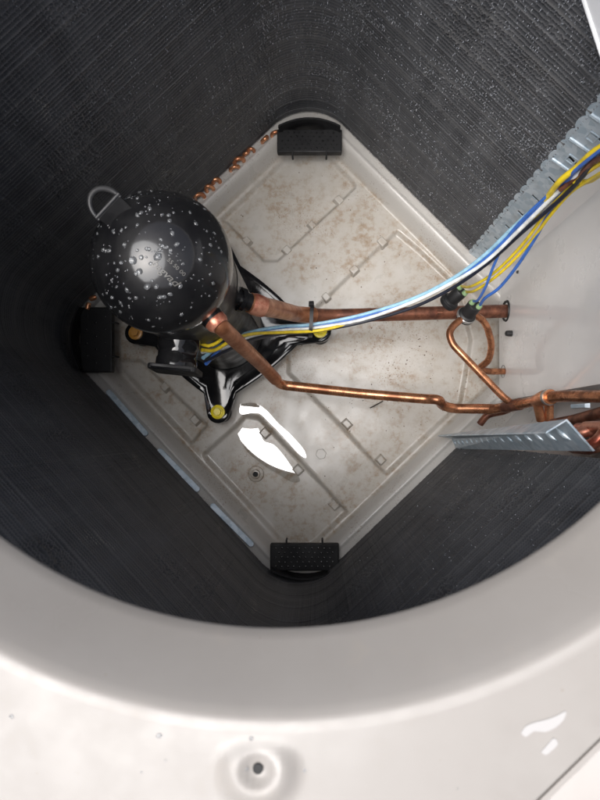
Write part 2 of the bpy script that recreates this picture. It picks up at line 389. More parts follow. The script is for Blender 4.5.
# puddles
def puddle(name, px, z, label, wob=1.0):
    P = spline([at(x, y, z) for x, y in px] + [at(*px[0], z)], 0.003)[:-1]; n = len(P); c = sum(P) / n
    vs, fs = [], []
    for h in (-0.0016, 0.0009):
        for q in P: vs.append(q + EZ * (h - (0.014 * (q[1] - c[1]) if h > 0 else 0)))
    for j in range(n): fs.append((j, (j + 1) % n, n + (j + 1) % n, n + j))
    fs.append(tuple(n + j for j in range(n)))
    o = MB().add(vs, fs).build(name, M['puddle'], None, False)
    return tag(o, label, 'puddle', 'rain puddles on the pan floor')
puddle('puddle', [(240, 404), (254, 403), (266, 410), (278, 423), (292, 436), (304, 450), (306, 458), (298, 453), (284, 437), (270, 423), (258, 413), (241, 414)], FLOOR,
       'narrow rain puddle on the raised strip beside the yellow bolt, upper of the two')
puddle('puddle', [(238, 434), (246, 424), (254, 423), (259, 430), (264, 441), (274, 445), (284, 456), (291, 466), (297, 474), (300, 481), (292, 482), (278, 474), (262, 464), (246, 450)], FLOOR - DEPTH,
       'wide rain puddle in the floor pocket next to the sleeve hole, lower of the two')

# ================================================================== condenser coil
coil = tag(empty('condenser_coil'), 'dark finned condenser coil wrapped round the pan, wet with rain', 'coil')
v0 = to_uv(at(474, 251, 0))[1]; u1 = to_uv(at(461, 447, 0))[0]
def coil_path(step, off=0.0):
    """points and inward normals of the coil face in unit coordinates"""
    h, r = H, RAD; out = []
    def seg(a, b, n):
        L = math.dist(a, b); k = max(1, int(round(L / step)))
        for i in range(k): t = i / k; out.append((a[0] + (b[0] - a[0]) * t, a[1] + (b[1] - a[1]) * t, n[0], n[1]))
    def arc(cx, cy, a0):
        k = int(round(r * math.pi / 2 / step))
        for i in range(k): a = a0 + math.pi / 2 * i / k; out.append((cx + r * math.cos(a), cy + r * math.sin(a), -math.cos(a), -math.sin(a)))
    seg((h, v0), (h, h - r), (-1, 0)); arc(h - r, h - r, 0); seg((h - r, h), (-(h - r), h), (0, -1)); arc(-(h - r), h - r, math.pi / 2)
    seg((-h, h - r), (-h, -(h - r)), (1, 0)); arc(-(h - r), -(h - r), math.pi); seg((-(h - r), -h), (u1, -h), (0, 1))
    return np.array(out)
CP = coil_path(0.00105); NC = len(CP); SS = np.arange(NC) * 0.00105
PITCH = 0.0047; NR = 228; ZT = 0.530
zr = np.linspace(0.004, ZT, NR)
tube_pitch = 0.0254
colj = nrs.normal(0, 0.00016, NC)
A = np.zeros((NC, NR))
ridge = (np.arange(NR) % 2) * 0.0026
near = np.abs((zr / tube_pitch) % 1.0 - 0.5) * tube_pitch               # distance to a tube row
band = np.exp(-(near / 0.0016)**2) * 0.0014
A += (np.arange(NC) % 2)[:, None] * 0.0007 + ridge[None, :] + band[None, :] + colj[:, None]
# bent fins: blocks where combs of fins lean over
sn, zn = np.meshgrid(SS, zr, indexing='ij')
for _ in range(90):
    s0, z0 = rnd.uniform(0, SS[-1]), rnd.uniform(0.03, 0.5); ds, dz = rnd.uniform(0.006, 0.035), rnd.uniform(0.008, 0.035)
    m = ((np.abs(sn - s0) < ds) & (np.abs(zn - z0) < dz)); A += m * nrs.normal(0, 0.0005, A.shape)
A += nrs.normal(0, 0.00010, A.shape)
UUc = CP[:, 0][:, None] + CP[:, 2][:, None] * A; VVc = CP[:, 1][:, None] + CP[:, 3][:, None] * A
XC = UUc * EU[0] + VVc * EV[0]; YC = UUc * EU[1] + VVc * EV[1]; ZC = np.broadcast_to(zr[None, :], XC.shape)
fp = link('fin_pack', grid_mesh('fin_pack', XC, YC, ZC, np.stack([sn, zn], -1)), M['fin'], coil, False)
fp['kind'] = 'stuff'
# body of the coil behind the fins
CB = coil_path(0.006); body = MB(); nb = len(CB); vs, fs = [], []
for off, z in ((0.0012, 0.002), (0.0012, ZT + .004), (-0.026, ZT + .004), (-0.026, 0.002)):
    for a, b, c, d in CB: vs.append(W(a + c * (off - 0.004), b + d * (off - 0.004), z))
for k in range(4):
    for i in range(nb - 1): fs.append((k * nb + i, k * nb + i + 1, ((k + 1) % 4) * nb + i + 1, ((k + 1) % 4) * nb + i))
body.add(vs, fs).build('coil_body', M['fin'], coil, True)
# copper return bends peeping out between the rim and the upper left face
for px, py in [(275, 134), (265, 139), (252, 150), (246, 153), (239, 161), (234, 168), (216, 181), (210, 189), (200, 198)]:
    c = at(px + rnd.uniform(-1, 1), py + 1.5, 0.0); c[2] = 0.004; a0 = rnd.uniform(0, 3); k = rnd.uniform(.6, 1.2); w_ = rnd.uniform(.5, 1.0)
    P = [c + EU * 0.0075 * k * w_ * math.cos(a) + EZ * (.0075 * k * math.sin(a)) - EV * (.003 * math.sin(a + a0)) for a in np.linspace(0, math.pi, 9)]
    MB().tube([P[0] - EZ * .006] + P + [P[-1] - EZ * .006], 0.0032 * rnd.uniform(.8, 1.15), 10).build('return_bend', M['copper_bright'], coil)
for px, py, a in [(93, 298, 0.4), (88, 306, 1.3)]:
    c = at(px, py, 0.035); MB().tube([c + np.array([math.cos(a), math.sin(a), 0]) * k for k in (-.005, 0, .005)], [.003, .0042, .003], 10).build('return_bend', M['copper_bright'], coil)

# galvanised end plate at the upper right end of the coil
def end_plate(base0, base1, zt, name='end_plate', slits=True, lean=None):
    b0, b1 = np.array(base0), np.array(base1); b0[2] = b1[2] = 0.0
    ex = b1 - b0; w = np.linalg.norm(ex); ex /= w; nx = np.cross(ex, EZ)
    if nx @ (CAM - b0) < 0: nx = -nx
    b0 = b0 + nx * 0.0050
    P = []
    z = 0.0
    while z < zt - 1e-6:                                        # scalloped coil side
        for q in np.linspace(0, 1, 6)[:-1]: P.append((-0.0034 * math.sin(math.pi * q)**0.7, z + q * .019))
        z += .019
    top = z; w_full = w; w = w * (.36 if slits else 1.0); P.append((0, top)); P.append((w, top))
    P.append((w, 0))
    poly = [b0 + ex * a + EZ * z for a, z in P]
    o = MB().prism(poly, 0.0012, nx).build(name, M['galv'], coil, smooth=False)
    if slits:
        z = 0.003; k = 0
        while z < zt - .02:
            h = 0.0392 + rnd.uniform(-.0008, .0008); sl_ = 0.004 + rnd.uniform(-.001, .001); lift = nx * (0.0006 + rnd.uniform(0, .0010))
            q = [b0 + ex * w * 1.0 + EZ * z, b0 + ex * w_full + EZ * (z - sl_) + lift, b0 + ex * w_full + EZ * (z + h - sl_) + lift, b0 + ex * w * 1.0 + EZ * (z + h)]
            MB().prism(q, 0.0012, nx).build('plate_tab', M['galv'], o, smooth=False); z += 0.0436; k += 1
    return o, b0, ex, nx, w_full
E0, E1 = at(472, 250, 0), at(489, 262, 0)
ep, b0, ex, nx, w = end_plate(E0, E1, 0.53)
for z in (0.305, 0.345, 0.385):
    c = b0 + ex * w * .52 + EZ * z + nx * 0.0012
    m = MB()
    for s0, s1 in (((-1, -1), (1, -1)), ((1, -1), (1, 1)), ((1, 1), (-1, 1)), ((-1, 1), (-1, -1))):
        a = c + ex * .0042 * s0[0] + EZ * .005 * s0[1]; b = c + ex * .0042 * s1[0] + EZ * .005 * s1[1]; m.tube([a, b], 0.0009, 6)
    m.build('pressed_square', M['galv'], ep)
for z in (0.29, 0.328, 0.366, 0.41):
    c = b0 + EZ * z + nx * 0.001; MB().tube([c + ex * w * .05, c + ex * w * .97], 0.0022, 8).build('pressed_rib', M['galv'], ep)

# galvanised angle strip at the lower end of the coil
lo0, lo1 = at(457, 448.5, 0), at(595, 450.5, 0.43)               # coil side edge, foot and top
fo0, fo1 = at(452, 438, 0), at(567, 419, 0.43)                   # fold line
fl0, fl1 = at(436, 437.5, 0), at(551, 432, 0.43)                 # far edge of the folded flange
fl0 = fo0 + np.array([-0.020, 0.004, 0]); fl1 = fo1 + np.array([-0.0145, -0.0088, 0])
def sheet(a, b, c, d, t, nx):
    return MB().prism([a, b, c, d], t, nx)
def nrm(v): return v / np.linalg.norm(v)
nlo = nrm(np.cross(fo0 - lo0, lo1 - lo0)); nlo = nlo if nlo @ (CAM - lo0) > 0 else -nlo
ep2 = sheet(lo0, lo1, fo1, fo0, 0.0014, nlo).build('end_plate', M['galv'], coil, smooth=False)
nfl = nrm(np.cross(fl0 - fo0, fo1 - fo0)); nfl = nfl if nfl @ (CAM - fo0) > 0 else -nfl
sheet(fo0, fo1, fl1, fl0, 0.0014, nfl).build('plate_flange', M['galv'], ep2, smooth=False)
for i in range(16):
    t = (i + .6) / 16.5
    e0 = lo0 + (lo1 - lo0) * t; e1 = fo0 + (fo1 - fo0) * t; c = e0 + (e1 - e0) * .60 + nlo * 0.0012
    ax = nrm(e1 - e0); up = nrm(lo1 - lo0); d = nrm(ax * .85 - up * .55)
    L = np.linalg.norm(e1 - e0) * .26
    m = MB(); n = 8
    rr = [max(0.0004, 0.0026 * math.sin(math.pi * (k + .3) / (n + .6))) for k in range(n + 1)]
    m.tube([c + d * L * (k / n * 2 - 1) for k in range(n + 1)], rr, 8).build('pressed_louvre', M['galv'], ep2)
# hairpin tube ends behind the angle strip
for px, py, z, a, k in [(584, 431, 0.33, .3, 1.0), (596, 436, 0.36, .9, 1.1), (597, 446, 0.33, .2, 1.0), (590, 440, 0.30, 1.4, 1.0)]:
    c = at(px, py, z); d = np.array([math.cos(a), math.sin(a), 0]); pp = [c - EZ * 0.03 + d * .009 * k]
    pp += [c + d * .009 * k * math.cos(q) + EZ * .009 * math.sin(q) for q in np.linspace(0, math.pi, 9)] + [c - EZ * 0.03 - d * .009 * k]
    MB().tube(pp, 0.0048, 12).build('hairpin_bend', M['braze'], coil)

# ================================================================== inner corner panel, control box
panel = tag(empty('service_panel'), 'smooth light grey sheet metal corner panel at the right end of the pan', 'panel')
plan = [at(489, 263, 0), at(500, 275, 0), at(500, 401, 0), at(523, 403, 0), at(498, 432, 0)]
def wall_strip(a, b, z0, z1, t=0.0014):
    a = np.array(a); b = np.array(b); a[2] = b[2] = z0; nx = nrm(np.cross(b - a, EZ))
    if nx @ (CAM - a) < 0: nx = -nx
    n = 14; m = MB(); vs = []; fs = []
    return m.prism([a, b, b + EZ * (z1 - z0), a + EZ * (z1 - z0)], -t, nx), nx
for i, nm in enumerate(['upper_flange', 'face_sheet', 'return_flange', 'rear_flange']):
    m, nx = wall_strip(plan[i], plan[i + 1], -0.004, 0.53); o = m.build(nm, M['wall'], panel, smooth=False)
    if nm == 'face_sheet': face, fnx = o, nx
# collars where the tubes pass, screw, clips
XW = plan[1][0]
def on_wall(px, py):
    w = RC @ _ray(px, py); t = (XW - 0.0004 - CAM[0]) / w[0]; return CAM + w * t
for px, py, r in [(507, 311, 0.0118), (505, 371.5, 0.0075)]:
    c = on_wall(px, py); m = MB(); m.lathe([(r * .98, 0), (r * 1.05, .002), (r * 1.22, .0034), (r * 1.35, .0004)], c + np.array([0.0003, 0, 0]), (-1, 0, 0), 28, False, False)
    m.build('tube_grommet', M['rubber'], panel)
c = on_wall(513, 333.5); MB().lathe([(.0042, 0), (.0042, .006), (.0036, .010), (.001, .0115)], c, (-1, .0, .1), 14).build('panel_screw', M['rubber'], panel)
c = on_wall(518, 272); MB().lathe([(.0022, 0), (.0016, .002)], c, (-1, 0, 0), 12).build('panel_screw', M['rubber'], panel)
for px, py, z in [(581, 406, .30), (576, 187, .33)]:
    c = at(px, py, z); o = MB().frustum(c, np.array([.35, 0, 1.]), np.array([0, 1., 0]), np.array([-1., 0, 0]), .010, .0022, .003, .8).build('clip', M['galv'], panel, smooth=False)
# control box hanging in the right corner, its wall just enters the picture
cb = tag(empty('control_box'), 'white painted control box hanging above the coil at the top right', 'control box')
q0, q1 = at(583.5, 0, 0.45), at(600.5, 52, 0.45)
dq = nrm(q1 - q0); A0 = q0 - dq * 0.05; A1 = q1 + dq * 0.004
outer = [A0, A1, np.array([0.236, 0.075, .45]), np.array([0.236, -0.02, .45]), np.array([0.285, -0.02, .45]), np.array([0.285, 0.05, .45]), A0 + np.array([0.052, -.028, 0])]
MB().prism([p.copy() for p in outer], 0.092).build('box_shell', M['box'], cb, smooth=False, bevel=0.0012)
MB().tube([p + EZ * 0.0005 for p in (A0, A1, outer[2], outer[3])], 0.0016, 8).build('folded_edge', M['box'], cb)

# ================================================================== casing and top panel
casing = tag(empty('casing'), 'beige painted outer jacket of the condensing unit below its top panel', 'casing')
def rring(h, r, n=10):
    out = []
    for cx, cy, a0 in ((h - r, h - r, 0), (-(h - r), h - r, 90), (-(h - r), -(h - r), 180), (h - r, -(h - r), 270)):
        for k in range(n + 1): a = R_(a0 + 90 * k / n); out.append((cx + r * math.cos(a), cy + r * math.sin(a)))
    return out
ZP = 0.590                                                       # top sheet height
def ring_sweep(name, prof, mat, parent, close=True):
    m = MB(); n = None; vs = []; fs = []
    for h, z in prof:
        r = rring(h, max(0.004, RAD - 0.0 + (h - H) * 1.0 - 0.012)); n = len(r)
        for u, v in r: vs.append(W(u, v, z))
    for i in range(len(prof) - 1):
        for k in range(n): fs.append((i * n + k, i * n + (k + 1) % n, (i + 1) * n + (k + 1) % n, (i + 1) * n + k))
    return m.add(vs, fs).build(name, mat, parent)
ring_sweep('corner_trim', [(0.2835, ZP - 0.016), (0.2835, ZP - 0.0025), (0.2848, ZP - 0.001), (0.302, ZP - 0.0015), (0.3075, ZP - 0.004), (0.3095, ZP - 0.010), (0.3095, 0.50)], M['casing'], casing)
for k in range(18):
    z1 = 0.50 - k * 0.029
    ring_sweep('louvre_band', [(0.3075, z1), (0.3120, z1 - 0.012), (0.3120, z1 - 0.020), (0.3075, z1 - 0.027), (0.3075, z1 - 0.029)], M['casing'], casing)
ring_sweep('pan_skirt', [(0.3060, 0.0), (0.3130, -0.006), (0.3130, -0.060), (0.300, -0.062)], M['casing'], casing)

top = tag(empty('top_panel'), 'glossy beige painted top panel with rolled round fan opening', 'top panel')
ang = 160
ringp = [(0.2325, 0.5530), (0.2306, 0.5537), (0.2296, 0.5556), (0.2302, 0.5576), (0.2335, 0.5622), (0.2380, 0.5682), (0.2425, 0.5742), (0.2470, 0.5800), (0.2512, 0.5852), (0.2542, 0.5884), (0.2568, 0.5898), (0.2608, ZP - .0001)]
m = MB(); vs = []; fs = []
for r, z in ringp:
    for k in range(ang): a = 2 * math.pi * k / ang; vs.append((r * math.cos(a), r * math.sin(a), z))
for i in range(len(ringp) - 1):
    for k in range(ang): fs.append((i * ang + k, i * ang + (k + 1) % ang, (i + 1) * ang + (k + 1) % ang, (i + 1) * ang + k))
m.add(vs, fs).build('fan_orifice_ring', M['panel'], top, angle=70)
# flat sheet from the ring out to the rounded square edge, with raised screw bosses in the corners
BOSS = [(0.0036, -0.279), (0.2770, 0.014), (-0.272, 0.010), (-0.01, 0.276)]
BOSS[0] = tuple(at(258, 768, ZP)[:2])
def boss_h(x, y):
    z = 0.0
    for bx, by in BOSS:
        d = math.hypot(x - bx, y - by)
        z = z + 0.0036 * float(1 - sstep(0.0095, 0.0185, d)) - 0.0034 * float(1 - sstep(0.0030, 0.0080, d))
    return z
def edge_r(a, h=0.2808, r=0.075):
    ca, sa = math.cos(a - YAW), math.sin(a - YAW); lo_, hi_ = 0.2, 0.45
    for _ in range(30):
        mid = (lo_ + hi_) / 2
        if float(rbox_sdf(np.float64(mid * ca), np.float64(mid * sa), h, r)) < 0: lo_ = mid
        else: hi_ = mid
    return lo_
m = MB(); vs = []; fs = []; NA = 720; NQ = 60
for k in range(NA):
    a = 2 * math.pi * k / NA; re = edge_r(a)
    for j in range(NQ + 1):
        r = 0.2605 + (re - 0.2605) * j / NQ; x, y = r * math.cos(a), r * math.sin(a); vs.append((x, y, ZP - 0.0002 + boss_h(x, y) * float(sstep(0.2605, 0.274, r))))
    vs.append((math.cos(a) * (re + .0009), math.sin(a) * (re + .0009), ZP - .0012)); vs.append((math.cos(a) * (re + .0010), math.sin(a) * (re + .0010), ZP - .014))
NQ2 = NQ + 3
for k in range(NA):
    for j in range(NQ2 - 1):
        k2 = (k + 1) % NA; fs.append((k * NQ2 + j, k2 * NQ2 + j, k2 * NQ2 + j + 1, k * NQ2 + j + 1)[::-1])
m.add(vs, fs).build('panel_sheet', M['panel'], top, angle=75)
for bx, by in BOSS:
    MB().lathe([(0.0022, 0.0), (0.0021, 0.0007)], (bx, by, ZP + 0.0001), seg=20).build('screw_hole', M['dark'], top)

# ================================================================== compressor
cx, cy = -0.116, 0.012
comp = tag(empty('compressor'), 'glossy black domed compressor beaded with rain on a black base plate', 'compressor')
RS = 0.0575; ZD = 0.346                                          # shell radius, dome seam height
CA = np.array([cx, cy, 0.0])
MB().lathe([(RS * .80, 0.004), (RS * .92, 0.010), (RS, 0.022), (RS, ZD - .012), (RS + .0004, ZD)], CA, seg=72).build('shell', M['shell'], comp)
dp = [(RS + .0012, ZD - .016), (RS + .0048, ZD - .015), (RS + .0052, ZD), (RS + .0035, ZD + .012), (RS - .003, ZD + .024), (RS * .80, ZD + .0365), (RS * .60, ZD + .0455), (RS * .38, ZD + .0510), (RS * .16, ZD + .0535), (0.0012, ZD + .0540)]
dome = MB().lathe(dp, CA, seg=96).build('dome', M['black'], comp, angle=60, subsurf=1)
def dome_z(r):
    P = sorted((a, b) for a, b in dp[2:]); rs = [p[0] for p in P]; zs = [p[1] for p in P]; return float(np.interp(r, rs, zs))
# worn sticker round the right of the shell
lb = MB(); vs = []; fs = []; n = 26
for z in (0.06, 0.17, 0.28):
    for k in range(n): a = R_(-8 + 76 * k / (n - 1)); vs.append((cx + (RS + .0006) * math.cos(a), cy + (RS + .0006) * math.sin(a), z))
for i in range(2):
    for k in range(n - 1): fs.append((i * n + k, i * n + k + 1, (i + 1) * n + k + 1, (i + 1) * n + k))
lo = lb.add(vs, fs).build('rating_sticker', M['label'], comp); lo['label'] = 'pale worn sticker wrapped round the shell'
# base plate: a dished square with rounded ears
feet = [at(218, 412, 0.012), at(320, 331, 0.012), at(136, 333, 0.012), at(224, 247, 0.012)]
fc = sum(feet) / 4
order = [feet[0], feet[1], feet[3], feet[2]]
out = []
for i in range(4):
    p, prev, nxt = order[i], order[i - 1], order[(i + 1) % 4]
    d0 = nrm(prev - p); d1 = nrm(nxt - p); mid = nrm((p - fc)); rr = 0.0165 if i != 2 else 0.010
    a_mid = math.atan2(mid[1], mid[0])
    for k in range(-7, 8):
        a = a_mid + R_(k * 11.0); out.append(p + np.array([math.cos(a), math.sin(a), 0]) * rr)
    e = (p + nxt) / 2; inn = nrm(fc - e)
    for t, k in ((.20, .005), (.30, .003), (.40, .0015), (.5, .001), (.60, .0015), (.70, .003), (.80, .005)):
        out.append(p + (nxt - p) * t + inn * k)
for q in out: q[2] = 0.010
bp = MB(); n = len(out)
vs = []; fs = []
for k, z in ((1.0, 0.006), (1.0, 0.0125), (0.965, 0.0142), (0.92, 0.0128), (0.80, 0.0128), (0.70, 0.014), (0.5, 0.0145)):
    for q in out: p = fc + (q - fc) * k; vs.append((p[0], p[1], z))
for i in range(6):
    for k in range(n): fs.append((i * n + k, i * n + (k + 1) % n, (i + 1) * n + (k + 1) % n, (i + 1) * n + k))
fs.append(tuple(range(n - 1, -1, -1))); fs.append(tuple(6 * n + k for k in range(n)))
base = bp.add(vs, fs).build('base_plate', M['black2'], comp, angle=50)
for i, p in enumerate(feet[:3]):
    q = p.copy(); q[2] = FLOOR - 0.002
    MB().lathe([(.013, 0), (.0145, .006), (.0115, .014), (.0115, .030), (.0135, .034)], q, seg=28).build('rubber_grommet', M['rubber'], base)
    q = p.copy(); q[2] = 0.0125; mt = M['brass'] if i == 2 else M['yellow']
    bo = MB().lathe([(.0105, 0), (.0105, .0022), (.0098, .0030), (.0068, .0034), (.0066, .0036)], q, seg=28).build('mounting_bolt', mt, base)
    MB().prism([q + EZ * .0034 + np.array([math.cos(R_(60 * k + 12)), math.sin(R_(60 * k + 12)), 0]) * .0062 for k in range(6)], .0052).build('hex_head', mt, bo, smooth=False, bevel=.0008)
# wet film shining on the ear by the yellow bolt is left to the gloss of the plate
# terminal cover: stub that sticks out of the shell towards the lower edge of the picture
tz = 0.255; tdir = nrm(np.array([-0.10, -1.0, 0.05])); t0 = CA + EZ * tz + tdir * (RS - .010)
tc_ = MB().lathe([(.0215, 0), (.0215, .016), (.0200, .018), (.0200, .026), (.0212, .028), (.0212, .036)], t0, tdir, 40).build('terminal_cover', M['black2'], comp)
tx = nrm(np.cross(tdir, EZ)); ty = np.cross(tx, tdir)
e = t0 + tdir * .036; rp = []
for sx, sy, a0 in ((1, 1, 0), (-1, 1, 90), (-1, -1, 180), (1, -1, 270)):
    for k in range(5): a = R_(a0 + 22.5 * k); rp.append(e + tx * (sx * .0190 + .006 * math.cos(a)) + ty * (sy * .014 + .006 * math.sin(a)))
MB().prism(rp, .0055, tdir).build('cover_plate', M['plastic'], tc_, smooth=False, bevel=.001)
MB().tube([e + tx * x + ty * .020 + tdir * .0045 for x in (-.020, -.007, .007, .020)], .0012, 8).build('cover_lip', M['black2'], tc_)
# discharge and suction stubs
zd = 0.300; d0 = CA + EZ * zd
pd = at(211, 316, 0.322)
ddir = nrm(pd - (CA + EZ * 0.322)); 
MB().tube([CA + EZ * .322 + ddir * (RS - .008), CA + EZ * .322 + ddir * (RS + .006), pd], [.0118, .0112, .0092], 24).build('discharge_stub', M['black'], comp)
MB().tube([pd - ddir * .010, pd - ddir * .004], [.0106, .0102], 24).build('stub_collar', M['black2'], comp)
ps = at(251, 303, 0.250); sdir = nrm(at(262, 306, 0.240) - at(236, 297, .258))
MB().tube([ps - sdir * .040, ps - sdir * .018, ps], [.0110, .0098, .0096], 22).build('suction_stub', M['black'], comp)
MB().tube([ps - sdir * .015, ps - sdir * .010], .0128, 22).build('stub_collar', M['black2'], comp)
# lifting lug on the far left of the dome
lg = at(116, 214, 0.386); ldir = nrm(np.array([-0.72, 0.66, 0.0])); lside = np.array([-ldir[1], ldir[0], 0])
lug = MB().prism([lg + ldir * a + lside * b + EZ * c for a, b, c in ((-.016, -.012, .004), (.010, -.013, .0), (.010, .013, .0), (-.016, .012, .004))], .003).build('lifting_lug', M['black'], comp, smooth=False, bevel=.0008)
lp = [lg + ldir * (.008 + .0135 * math.sin(a)) + lside * (.0125 * math.cos(a)) + EZ * (.002 + .006 * math.sin(a)) for a in np.linspace(-.15, math.pi + .15, 26)]
MB().tube(lp, .0026, 12).build('lug_ring', M['shell'], lug)
MB().tube([lg + ldir * .008 + lside * b + EZ * .003 for b in (-.0135, -.008, .008, .0135)], .0022, 10).build('lug_bar', M['shell'], lug)
MB().frustum(lg - ldir * .006 - EZ * .024, ldir, lside, EZ, .010, .0125, .026, .96).build('lug_foot', M['black'], lug, smooth=False, bevel=.001)
# raised lettering on the dome
def dome_text(body_, px, py, size, name, shear=0.3):
    cu = bpy.data.curves.new('lettering', 'FONT'); cu.body = body_; cu.size = size; cu.align_x = 'CENTER'; cu.align_y = 'CENTER'; cu.shear = shear; cu.resolution_u = 3
    to = bpy.data.objects.new('lettering_source', cu); COL.objects.link(to)
    me = bpy.data.meshes.new_from_object(to.evaluated_get(bpy.context.evaluated_depsgraph_get())); bpy.data.objects.remove(to)
    c = at(px, py, ZD + .045); an = R_(-43)
    co = np.zeros(len(me.vertices) * 3, np.float32); me.vertices.foreach_get('co', co); co = co.reshape(-1, 3)
    x = c[0] + co[:, 0] * math.cos(an) - co[:, 1] * math.sin(an); y = c[1] + co[:, 0] * math.sin(an) + co[:, 1] * math.cos(an)
    z = np.array([dome_z(math.hypot(a - cx, b - cy)) + .0009 for a, b in zip(x, y)])
    me.vertices.foreach_set('co', np.stack([x, y, z], -1).astype(np.float32).ravel()); me.update()
    return link(name, me, M['ink'], comp, False)
dome_text('bagvad', 166, 274, 0.0085, 'lettering')
dome_text('55 50 00', 177, 268, 0.0045, 'lettering', 0.0)

# water on the dome
def blob(m, p, r, nrmv, flat=.5, sq=1.0, rot=0.0):
    nv = nrm(np.array(nrmv)); a = np.array([0, 0, 1.0]) if abs(nv[2]) < .9 else np.array([1.0, 0, 0]); e1 = nrm(np.cross(a, nv)); e2 = np.cross(nv, e1)
    e1, e2 = e1 * math.cos(rot) + e2 * math.sin(rot), -e1 * math.sin(rot) + e2 * math.cos(rot)
    vs = []; fs = []; sg = 9
    for t in (0.0, .5, 1.0):
        for k in range(sg): q = 2 * math.pi * k / sg; c = math.cos(t * math.pi / 2 * .92); vs.append(p + (e1 * math.cos(q) * sq + e2 * math.sin(q)) * r * c + nv * r * flat * math.sin(t * math.pi / 2))
    for i in range(2):
        for k in range(sg): fs.append((i * sg + k, i * sg + (k + 1) % sg, (i + 1) * sg + (k + 1) % sg, (i + 1) * sg + k))
    fs.append(tuple(2 * sg + k for k in range(sg))); m.add(vs, fs)
m = MB()
for i in range(260):
    a = rnd.uniform(0, 2 * math.pi); r = (RS + .004) * math.sqrt(rnd.uniform(0.01, 1.0)); x, y = r * math.cos(a), r * math.sin(a); z = dome_z(r)
    e_ = .002; nn = np.array([-(dome_z(r + e_) - dome_z(max(0, r - e_))) / (2 * e_) * math.cos(a), -(dome_z(r + e_) - dome_z(max(0, r - e_))) / (2 * e_) * math.sin(a), 1.0])
    s = rnd.choice((.0005, .0005, .0006, .0007, .0009, .0012, .0017))
    blob(m, np.array([cx + x, cy + y, z - .0001]), s, nn, .55, rnd.uniform(.8, 1.5), rnd.uniform(0, 3))
for px, py, s in [(133, 260, .0036), (139, 271, .0030), (157, 256, .0038), (147, 286, .0030), (156, 286, .0024), (141, 257, .0022), (160, 297, .0024), (112, 297, .002), (170, 283, .002), (176, 244, .0026), (125, 245, .002), (150, 263, .0018), (118, 270, .002)]:
    p = at(px, py, ZD + .040); r = math.hypot(p[0] - cx, p[1] - cy)
    p = at(px, py, dome_z(r)); r = math.hypot(p[0] - cx, p[1] - cy); p[2] = dome_z(r) - .0002
    blob(m, p, s, (0, 0, 1), .45, rnd.uniform(.7, 1.0), R_(rnd.uniform(20, 60)))
tag(m.build('rain_beads', M['bead'], None, True, angle=80), 'rain beads scattered over the black compressor dome', 'water drops', kind='stuff')

# rain left on the top panel: beads, and thin smears with sky sheen painted pale
m = MB()
for _ in range(60):
    a = rnd.uniform(R_(180), R_(360)); rr = rnd.uniform(0.262, 0.300); x, y = rr * math.cos(a), rr * math.sin(a)
    if rr > edge_r(a) - .004: continue
    z = ZP - .0003 + boss_h(x, y) * float(sstep(0.2605, 0.274, rr)); blob(m, np.array([x, y, z]), rnd.choice((.0005, .0006, .0008, .0011)), (0, 0, 1), .30, rnd.uniform(.8, 1.6), rnd.uniform(0, 3))
tag(m.build('panel_beads', M['bead'], None, True, angle=80), 'rain beads on the beige top panel round the fan opening', 'water drops', kind='stuff')
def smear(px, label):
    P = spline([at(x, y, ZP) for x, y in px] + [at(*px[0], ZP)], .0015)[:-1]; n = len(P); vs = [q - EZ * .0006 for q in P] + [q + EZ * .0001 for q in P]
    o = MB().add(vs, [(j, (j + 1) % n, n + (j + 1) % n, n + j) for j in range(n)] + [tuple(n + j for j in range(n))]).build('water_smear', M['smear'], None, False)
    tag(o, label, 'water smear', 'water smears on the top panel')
smear([(521, 733), (526, 726), (536, 722), (548, 719), (558, 715), (566, 711), (564, 719), (556, 727), (545, 732), (534, 731), (526, 737)], 'rain water smear with its sky sheen painted pale, on the panel near the seam at the lower right')
smear([(541, 752), (548, 744), (554, 738), (558, 744), (551, 751), (546, 755)], 'small rain water smear with its sky sheen painted pale, touching the panel seam at the lower right')

# droplets caught between the fins
def add_dashes(name, n, sampler, label):
    vs = []; fs = []
    for _ in range(n):
        s, z, L, wd = sampler(); i = min(NC - 1, max(0, int(s / 0.00105))); a, b, c, d = CP[i]
        p = W(a + c * .0026, b + d * .0026, z); nn = EU * c + EV * d; tt = np.cross(nn, EZ); o = len(vs)
        vs += [p + EZ * L, p + tt * wd, p + nn * .0007, p - tt * wd, p - EZ * L, p - nn * .001]
        fs += [(o, o + 1, o + 2), (o, o + 2, o + 3), (o + 4, o + 2, o + 1), (o + 4, o + 3, o + 2), (o, o + 5, o + 1), (o, o + 3, o + 5), (o + 4, o + 1, o + 5), (o + 4, o + 5, o + 3)]
    tag(MB().add(vs, fs).build(name, M['drop'], None, True, angle=180), label, 'water drops', kind='stuff')
S1 = SS[-1]; s_top = (H - RAD - v0)                                # start of the top corner
def samp_right():
    while True:
        s = rnd.uniform(0, s_top + .13); z = rnd.random() ** .8 * .45
        k = 0.35 + .65 * math.exp(-s / .06) if s < s_top else .75
        k *= .35 + .65 * (math.sin(s * 61 + 3 * math.sin(z * 23)) * .5 + .5) ** 1.2
        k *= .65 + .35 * math.sin(z * 47 + s * 11)
        if rnd.random() < k: return s, z, rnd.uniform(.0009, .0027), rnd.uniform(.0003, .0006)
def samp_left():
    s = s_top + .13 + abs(rnd.gauss(0, .16)); z = rnd.uniform(.02, .45); return s, z, rnd.uniform(.0006, .0018), rnd.uniform(.0003, .0006)
def samp_low():
    s = S1 - abs(rnd.gauss(0, .14)); z = rnd.uniform(.02, .45); return s, z, rnd.uniform(.0005, .0015), rnd.uniform(.0003, .0005)
add_dashes('fin_droplets', 5600, samp_right, 'rain droplets held between the fins of the upper right coil face')
